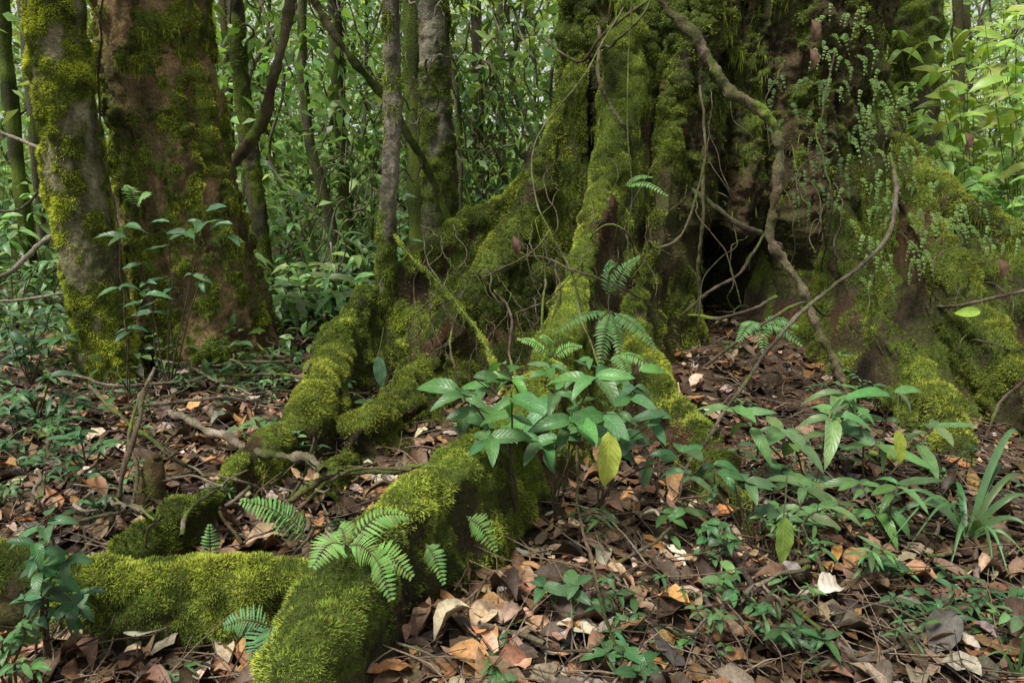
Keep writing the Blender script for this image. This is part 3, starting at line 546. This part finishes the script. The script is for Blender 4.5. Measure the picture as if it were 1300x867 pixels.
plant('broadleaf_seedling','middle of the central leafy plant with the largest veined leaves',P(705,660,2.35),tp([(705,495),(725,535),(755,478),(685,560),(780,515)],2.25,.22),.165,GC,W=.38,k=6,pairs=1,droop=.42,face=.7,arch=.1)
plant('broadleaf_seedling','right part of the central leafy plant below the central fern',P(760,650,2.5),tp([(805,490),(848,525),(790,555),(868,575)],2.4,.22),.14,GB,W=.36,k=6,pairs=1,droop=.42,face=.7,arch=.1)
plant('broadleaf_seedling','upper back shoot of the central leafy plant near the fuzzy mossy vine',P(680,600,2.8),tp([(640,462),(700,455),(600,478),(750,455),(810,470)],2.7),.13,GC,W=.35,k=6,pairs=1,droop=.35)
p=P(772,548,2.05); t=thing('hanging_leaf','single yellow green leaf hanging from the central plant','leaf',p); r=leaves([p],[-.05,-.1,-1],[.2,-1,.1],.185,.078,np.array((.46,.54,.09)),T_FINE,droop=.05,fold=.1,wave=.06,curl=.08); mesh('leaf',r[0],r[1],M_LEAF,t,r[2],r[3]); Vg,N,F,_=tubeg([P(765,510,2.3),P(770,528,2.2),p],.0025,5,8); mesh('stalk',Vg,F,M_WOOD,t,np.broadcast_to((.12,.16,.05),(Vg.size//3,3)))
plant('broadleaf_seedling','broad leaved plant right of the mossy bulge, leaves spreading level',G(1030,640),tp([(920,512),(990,545),(1060,520)],2.5),.22,GP,W=.27,k=5,pairs=1,droop=.35)
plant('broadleaf_seedling','tall narrow leaved plant in the right centre beside the thick liana foot',G(1110,640),tp([(1065,490),(1135,498),(1185,540),(1110,565)],2.6),.22,GP,W=.24,k=5,pairs=1,droop=.35)
plant('broadleaf_seedling','low plant with dull green leaves right of centre above the litter',G(1010,735),tp([(1020,620),(985,645),(1065,640)],2.2),.16,(.10,.185,.065),W=.33,k=5,pairs=1)
plant('broadleaf_seedling','slender plant between the mossy bulge and the dull green plant',G(960,700),tp([(905,590),(945,610),(870,600)],2.3),.10,GB,W=.32,k=5,pairs=1)
plant('broadleaf_seedling','spreading leafy plant just left of the strap leaved clump',G(1130,700),tp([(1090,610),(1140,615),(1110,650)],2.35),.15,GC,W=.29,k=5,pairs=1)
for (x,y,Yd,L,c,lb,dx) in ((995,655,2.0,.17,(.26,.40,.08),'bright leaf hanging straight down right of the centre',0.05),(1138,545,2.3,.14,(.46,.54,.08),'yellow green leaf on the right hand plants',.25),(1245,395,3.3,.13,(.32,.5,.07),'bright lime leaf on a twig near the right edge',-1.5),(480,452,2.95,.15,(.10,.20,.10),'bluish green leaf hanging above the left buttress foot',.1)):
    p=P(x,y,Yd); t=thing('hanging_leaf',lb,'leaf',p); r=leaves([p],[dx,-.1,-1 if abs(dx)<1 else -.1],[.2,-1,.4],L,L*.38,np.array(c),T_FINE,droop=.1,fold=.12,wave=.04); mesh('leaf',r[0],r[1],M_LEAF,t,r[2],r[3]); Vg,N,F,_=tubeg([p+[.02,.05,.12],p+[0.01,0.02,.05],p],.0025,5,8); mesh('stalk',Vg,F,M_WOOD,t,np.broadcast_to((.10,.12,.05),(Vg.size//3,3)))
def seed(x,y,h,L,c,lb,k=5,pairs=1,n=2,W=.42,face=.4,per=True,sp_=.08,group=None):
    b=G(x,y); tips=[b+np.array([random.uniform(-sp_,sp_),random.uniform(-sp_,.02),h*random.uniform(.7,1.05)]) for _ in range(n)]
    return plant('seedling',lb,b,tips,L,c,W=W,k=k,pairs=pairs,per=per,arch=.01,sr=.0022,face=face,group=group)
seed(700,800,.14,.085,GB,'small round leaved seedling in the bottom centre litter',W=.5,n=2)
seed(890,715,.16,.055,GB,'bushy small leaved seedling under the mossy bulge',n=6,W=.45,k=6)
seed(800,862,.10,.08,GB,'dark green seedling at the bottom edge near the centre',n=4)
seed(1000,830,.12,.075,GD,'feathery dark seedling at the bottom right of centre',n=5,W=.28)
seed(640,872,.08,.07,GC,'tiny seedling at the bottom edge by the foreground root',n=2)
seed(935,790,.10,.05,GB,'tiny bright seedling left of the feathery seedling',n=3)
seed(1110,740,.10,.06,GD,'small seedling right of the cream leaf',n=3)
seed(1180,800,.08,.06,GD,'small grassy seedling in the right litter',n=4,W=.2)
seed(1270,780,.08,.07,GD,'small seedling near the right edge of the litter',n=3,W=.25)
seed(860,560,.20,.07,(.10,.26,.05),'small bright seedling behind the mossy bulge',n=3)
seed(985,395,.15,.08,GB,'small fern like seedling in the mouth of the hollow',n=3,W=.25)
seed(860,820,.05,.05,GC,'tiny seedling in the litter right of the bottom centre',n=2)
seed(240,870,.06,.06,GC,'tiny seedling below the low cross root',n=4,W=.3)
ZS=[('small green seedling scattered in the lower right litter',(900,1300),(640,860),34),('small green seedling in the litter below the central plant',(620,900),(680,860),12),('small seedling in the litter behind the low cross root',(130,460),(500,680),14),('small green seedling on the slope in front of the right flank',(900,1300),(440,640),26),('small green seedling among the left edge debris',(0,200),(380,670),50),('small green seedling at the feet of the two left trees',(130,430),(420,520),36)]
for lb,xr,yr,cnt in ZS:
    for i in range(cnt):
        seed(random.uniform(*xr),random.uniform(*yr),random.uniform(.03,.2),random.uniform(.03,.09),random.choice([GC,GD,GB,GP]),lb,k=random.choice([3,4,5]),pairs=1,n=random.choice([1,2,3,4]),W=random.choice([.2,.3,.42]),per=False,group=lb.replace('seedling','seedlings'))
plant('broadleaf_seedling','bluish leafy plant in the bottom left corner, nearest to the camera',G(60,850),tp([(45,690),(90,705),(125,745),(70,740),(30,760),(100,770),(60,655)],1.55),.08,GB,W=.38,k=6,pairs=2,sr=.003,droop=.4)
plant('broadleaf_seedling','small leafy shoot at the lower left edge below the bluish plant',G(10,900),tp([(15,815),(50,850),(-5,845),(30,790)],1.45),.06,GC,k=5,pairs=2,sr=.003,W=.34)
plant('broadleaf_seedling','dark leafy shoot in front of the narrower left tree',GX(215,3.9),tp([(155,288),(215,282),(262,268),(295,285),(180,335),(235,295)],3.85),.16,(.09,.19,.08),W=.34,k=5,pairs=1,sr=.004,face=.6,droop=.3)
plant('broadleaf_seedling','lower leafy shoot beside the dark leafy shoot',GX(165,3.7),tp([(150,365),(185,375)],3.65),.12,(.07,.16,.065),k=4,pairs=1,W=.32,face=.6,sr=.003)
plant('understorey_plant','dark feathery plant at the left edge above the debris',GX(50,3.3),tp([(20,500),(60,480),(95,505),(50,540),(110,560),(5,530),(130,520)],3.2),.13,GD,W=.24,k=8,pairs=3,per=False)
plant('understorey_plant','leafy plant at the left edge under the bare pole',GX(40,4.0),tp([(10,420),(50,400),(85,430),(30,450),(0,390),(70,380)],4.0),.15,GD,W=.32,k=6,pairs=3,per=False)
plant('understorey_plant','spindly plant low on the left by the debris pile',GX(115,2.8),tp([(90,560),(130,570),(60,585),(110,600),(20,590)],2.75),.10,GB,W=.3,k=6,pairs=2,per=False)
plant('understorey_plant','low leafy sprig at the foot of the broad left tree',GX(330,4.2),tp([(300,465),(340,470),(270,475)],4.1),.12,GD,W=.24,k=5,pairs=1,per=False)
plant('understorey_plant','small green sprig on the left buttress foot',P(420,520,3.5),tp([(400,490),(445,485),(470,510)],3.4),.08,GD,W=.28,k=6,pairs=1,per=False)
plant('understorey_plant','small climbing sprig at the root of the thin mossy trunk',GX(500,5.4),tp([(510,250),(520,290),(500,270)],5.2),.13,GC,W=.35,k=4,pairs=2,per=False)
shr=[((1230,6.2),[(1150,110),(1190,70),(1235,55),(1270,95),(1215,140),(1180,160)],6.0,.23,GL,'bright long leaved shrub behind the right shoulder of the giant tree'),
 ((1290,5.6),[(1250,30),(1290,20),(1310,60),(1265,140),(1300,170)],5.4,.22,GL,'tallest bright shrub at the top right corner'),
 ((1260,5.3),[(1240,220),(1285,200),(1300,250),(1250,245),(1220,190),(1290,260)],5.1,.19,(.2,.36,.08),'green shrub at the right edge over the flank'),
 ((1180,7.2),[(1140,40),(1120,90),(1150,160),(1185,200),(1130,130)],7.0,.25,GL,'shrub in front of the stout dark mossy trunk'),
 ((1330,4.9),[(1310,120),(1330,200),(1300,80),(1345,240)],4.9,.22,(.24,.40,.08),'shrub reaching in from the right edge'),
 ((1200,8.6),[(1100,20),(1210,10),(1250,120),(1170,100),(1280,60),(1230,180)],8.4,.28,GL,'pale leaved shrub farthest back at the upper right')]
for (bx,bY),tl,Yd,L,c,lb in shr:
    tl=tl+[(x+random.uniform(-50,50),y+random.uniform(-50,50)) for x,y in tl]
    plant('leafy_shrub',lb,GX(bx,bY),tp(tl,Yd,.5),L,c,W=.38,k=6,pairs=4,per=False,cat='shrub',droop=.5,sr=.0035,node=.6,face=.8,mat=M_SMALL,arch=.25,stemcol=(.14,.17,.07))
bgs=[(370,6.6,330,'broad leaved shrub behind the dark bent branch'),(420,7.6,300,'shrub left of the thin mossy trunk'),(465,7.2,330,'low shrub behind the left buttress crest'),(310,7.8,260,'shrub between the broad left tree and the dark curved trunk'),(515,8.4,260,'shrub between the thin mossy trunk and the dark trunk'),(600,8.0,230,'shrub in the gap right of the mottled trunk'),(650,8.8,200,'shrub closest to the left edge of the giant trunk'),(20,6.4,300,'shrub at the left edge behind the bare pole'),(60,7.4,240,'shrub seen left of the narrower left tree'),(395,9.0,190,'paler shrub deep in the gap left of centre'),(560,9.4,180,'paler shrub deep behind the mottled trunk'),(0,9,150,'pale shrub far back at the left edge'),(440,5.9,360,'low herb clump on the litter behind the left buttress'),(360,5.6,380,'low herb clump right of the broad left tree foot'),(640,9.3,110,'tall sapling in the gap beside the giant trunk'),(470,9.0,120,'tall sapling behind the thin mossy trunk')]
for x,Yd,py,lb in bgs:
    b=GX(x,Yd); top=P(x,py,Yd); tips=[np.array([b[0]+random.uniform(-.8,.8),Yd+random.uniform(-.4,.4),b[2]+(top[2]-b[2])*random.uniform(.35,1.15)]) for _ in range(13)]
    plant('understorey_shrub',lb,b,tips,random.uniform(.17,.27),random.choice([(.16,.28,.09),(.11,.21,.07),(.2,.33,.1)]),W=random.choice([.3,.42]),k=6,pairs=3,per=False,cat='shrub',droop=.45,sr=.004,node=.8,mat=M_SMALL,arch=.15)
# ------------------------------------------------------------ ferns
def frond(base,tip,wid,col,par,nr=(0,-.6,1),sag=.15,npn=17,lead=.12):
    base=np.asarray(base,float); tip=np.asarray(tip,float); Ln=np.linalg.norm(tip-base)
    m=(base+tip)/2+np.array([0,0,sag*Ln]); A=cr([base,m,tip],npn*2+1); T=nrmz(np.gradient(A,axis=0)); nr=np.asarray(nr,float)+rng.normal(0,.15,3)
    a=Acc(); Vg,N,F,_=tubeg(A[::3],np.linspace(.0022,.0006,len(A[::3])),5,18); a.add(Vg,F,(.09,.10,.035))
    idx=np.arange(int(lead*len(A)),len(A)-1); u=(idx/len(A)-lead)/(1-lead)
    prof=np.sin(np.clip(u,0,1)**.55*math.pi*.96+.1)**.9*.95+.06; prof=np.clip(prof,.05,1)
    for sg in (-1,1):
        sd=nrmz(np.cross(nr,T[idx]))*sg; sel=slice(0,None,2)
        d=sd+T[idx]*.38+rng.normal(0,.06,(len(idx),3)); l=wid*prof*(1+rng.normal(0,.07,len(idx)))
        r=leaves(A[idx][sel],d[sel],np.broadcast_to(nr,d[sel].shape),l[sel],np.full(len(l[sel]),Ln/npn*.92),jcol(col,len(l[sel]),.12),T_SERR,droop=.3,fold=.08); a.add(*r)
    a.build('frond',M_FERN,par)
def fern(label,base,tips,wid,col=(.12,.26,.07),nr=(0,-.6,1),sag=.15,npn=17,group=None):
    t=thing('fern',label,'fern',base,group)
    for q in tips: frond(base,q,wid*random.uniform(.85,1.1),col,t,nr,sag,npn)
    return t
FC=(.14,.28,.08); FM=(.18,.33,.085)
fern('fern frond arching over the litter behind the low cross root',G(395,690,.08),[P(302,635,2.1),P(340,640,2.15)],.07,FC,npn=20)
fern('tiny fern frond rising beside the thin left root',P(268,715,2.0),[P(266,665,2.0)],.04,FC,sag=.02,npn=12)
fern('fern on the foreground root crest with fronds pointing left and right',P(440,692,1.62),[P(395,722,1.48),P(482,716,1.58),P(520,655,1.72),P(430,670,1.7)],.05,FM,npn=18,sag=.22)
fern('fern low on the near side of the foreground root',P(470,700,1.6),[P(498,765,1.48),P(525,735,1.52)],.042,FM,nr=(0,-1,.5),npn=17)
fern('fern frond hanging from the right side of the foreground root',P(540,690,1.8),[P(564,742,1.7)],.038,FC,nr=(0,-1,.4),npn=15)
fern('fern frond pointing down beneath the central leafy plant',P(592,655,1.95),[P(630,700,1.9)],.042,FM,nr=(0,-1,.4),npn=15)
fern('fern at the near edge of the low cross root',P(345,795,1.45),[P(282,795,1.42),P(318,838,1.38),P(340,840,1.36)],.047,(.11,.24,.09),nr=(0,-.9,.7),npn=17)
fern('dark fern with several fronds on the central buttress',P(770,380,3.4),[P(812,325,3.35),P(775,330,3.3)],.055,(.10,.20,.065),npn=22)
fern('loose fern trailing down the central buttress below the dark fern',P(775,395,3.3),[P(700,425,3.1),P(762,470,3.0),P(790,465,3.05),P(835,445,3.1)],.055,(.10,.20,.065),npn=22,sag=.1)
fern('fern frond reaching right from the upper part of the giant trunk',P(790,237,4.0),[P(850,250,3.8),P(830,225,3.9)],.045,FC,npn=18)
fern('fern in the mouth of the hollow with two drooping fronds',P(965,410,3.8),[P(935,435,3.6),P(970,450,3.6),P(1020,440,3.7),P(1015,415,3.8)],.06,(.12,.24,.08),npn=18)
fern('pale fern behind the bottom seedlings of the central plant',P(700,455,3.0),[P(655,430,2.95),P(690,425,2.9),P(740,440,2.95)],.045,FM,npn=17)
fern('fern on the broad left tree near the dark leafy shoot',P(172,262,4.2),[P(160,235,4.1),P(190,248,4.1)],.06,FM,npn=15)
fern('small fern beside the thin root in the lower centre',P(780,450,3.0),[P(830,470,2.9),P(800,480,2.85)],.05,FC,npn=16)
fern('small fern rising from the litter under the right flank',G(1075,560),[P(1040,520,3.0),P(1100,520,3.0),P(1080,500,3.0)],.06,FC,npn=16)
for i,(x,y,Yd,lb) in enumerate([(1085,95,4.5,'drooping fern tuft highest on the right side of the giant trunk'),(1120,130,4.6,'drooping fern tuft on the right shoulder, second from the top'),(1070,180,4.4,'dark fern tuft hanging in the middle of the right trunk face'),(1040,235,4.35,'dark fern tuft hanging above the hollow right rim'),(1160,215,4.5,'bright fern tuft on the crest of the right flank'),(1215,262,4.25,'bright fern tuft farther right on the crest of the right flank'),(1100,250,4.35,'fern tuft hanging under the right shoulder'),(1180,300,4.1,'fern tuft hanging on the right flank face'),(1265,285,4.0,'fern tuft nearest the right edge of the flank'),(1070,40,4.6,'fern tuft at the top of the right trunk edge'),(1130,330,4.0,'fern tuft low on the right flank face'),(1010,130,4.3,'dark fern tuft right beside the thick liana'),(1100,165,4.45,'dense fern tuft draped over the right shoulder')]):
    b=P(x,y,Yd); t=thing('fern',lb,'fern',b)
    for j in range(20):
        bb=b+np.array([random.uniform(-.18,.18),random.uniform(-.03,.05),random.uniform(-.16,.16)])
        frond(bb,bb+np.array([random.uniform(-.08,.08),-random.uniform(.03,.08),-random.uniform(.03,.15)]),.016,(.17,.28,.07) if 'dark' not in lb else (.09,.16,.045),t,(0,-1,.5),.35,9)
# ------------------------------------------------------------ strap leaved clump
def straps(label,base,tips,w,col,ar=.42):
    t=thing('strap_leaved_plant',label,'plant',base)
    for q in tips:
        q=np.asarray(q,float); Ln=np.linalg.norm(q-base); A=cr([base,base*.75+q*.25+[0,0,ar*.75*Ln],base*.45+q*.55+[0,0,ar*Ln*.9],q],30); T=nrmz(np.gradient(A,axis=0))
        nr=np.array([random.uniform(-.5,.5),-.8,1]); sd=nrmz(np.cross(nr,T)); u=np.linspace(0,1,30); ww=w*random.uniform(.7,1.1)*(np.clip(u*6,.35,1))*(np.clip((1-u)*1.6,0.03,1))
        V=np.stack([A-sd*ww[:,None]/2+[0,0,.2*w],A,A+sd*ww[:,None]/2+[0,0,.2*w]],1); c=np.broadcast_to(jcol(col,1,.2),(90,3))
        uv=np.stack([np.tile([0,.5,1],30),np.repeat(u,3)],-1); mesh('leaf',V,gridF(30,3),M_SMALL,t,c,uv)
b=G(1225,690)
straps('clump of long arching strap leaves near the right edge',b,[P(1095,690,2.25),P(1118,665,2.35),P(1100,645,2.4),P(1150,700,2.1),P(1330,640,2.5),P(1350,660,2.3),P(1310,600,2.8),P(1285,745,2.0),P(1265,760,1.95),P(1190,640,2.7),P(1290,650,2.7),P(1340,700,2.1),P(1145,660,2.6),P(1120,700,2.1),P(1200,745,2.05),P(1310,715,2.15)],.026,(.09,.19,.065))
b=G(1290,870); straps('small grassy clump at the bottom right edge',b,[P(1240,840,1.55),P(1300,800,1.6),P(1330,830,1.6),P(1260,860,1.45)],.010,(.09,.18,.06))
straps('palm like tuft of long leaves behind the dark bent branch',GX(410,7.3),[P(350,300,7.0),P(380,270,7.2),P(440,270,7.3),P(470,300,7.2),P(450,320,6.8),P(370,320,6.8)],.05,(.14,.26,.08))
# ------------------------------------------------------------ camera, light
cam=bpy.data.cameras.new('camera'); cam.lens=24; cam.sensor_width=36; cam.clip_end=500; cam.clip_start=.05
co=bpy.data.objects.new('camera',cam); COL.objects.link(co); co.location=(0,0,CAMH); co.rotation_euler=(math.radians(90)-PITCH,0,0); sc.camera=co
dv=Vector((.34,.28,-.90)).normalized()
sl=bpy.data.lights.new('sun','SUN'); sl.energy=5.0; sl.angle=math.radians(16); sl.color=(1,.965,.88)
so=bpy.data.objects.new('sun',sl); COL.objects.link(so); so.rotation_euler=dv.to_track_quat('-Z','Y').to_euler(); so.location=(0,0,10)
w=bpy.data.worlds.new('World'); sc.world=w; w.use_nodes=True; nt=w.node_tree; nt.nodes.clear()
sky=nt.nodes.new('ShaderNodeTexSky'); sky.sky_type='NISHITA'; sky.sun_disc=False; sky.sun_elevation=math.asin(-dv.z); sky.sun_rotation=math.atan2(-dv.x,-dv.y)
hs=nt.nodes.new('ShaderNodeHueSaturation'); hs.inputs['Saturation'].default_value=.2
bg=nt.nodes.new('ShaderNodeBackground'); bg.inputs[1].default_value=.15; wo=nt.nodes.new('ShaderNodeOutputWorld')
nt.links.new(sky.outputs[0],hs.inputs['Color']); nt.links.new(hs.outputs[0],bg.inputs[0]); nt.links.new(bg.outputs[0],wo.inputs[0])
sc.view_settings.view_transform='Standard'; sc.view_settings.look='None'; sc.view_settings.exposure=0
for o in bpy.data.objects:
    if '_o' in o.keys(): del o['_o']
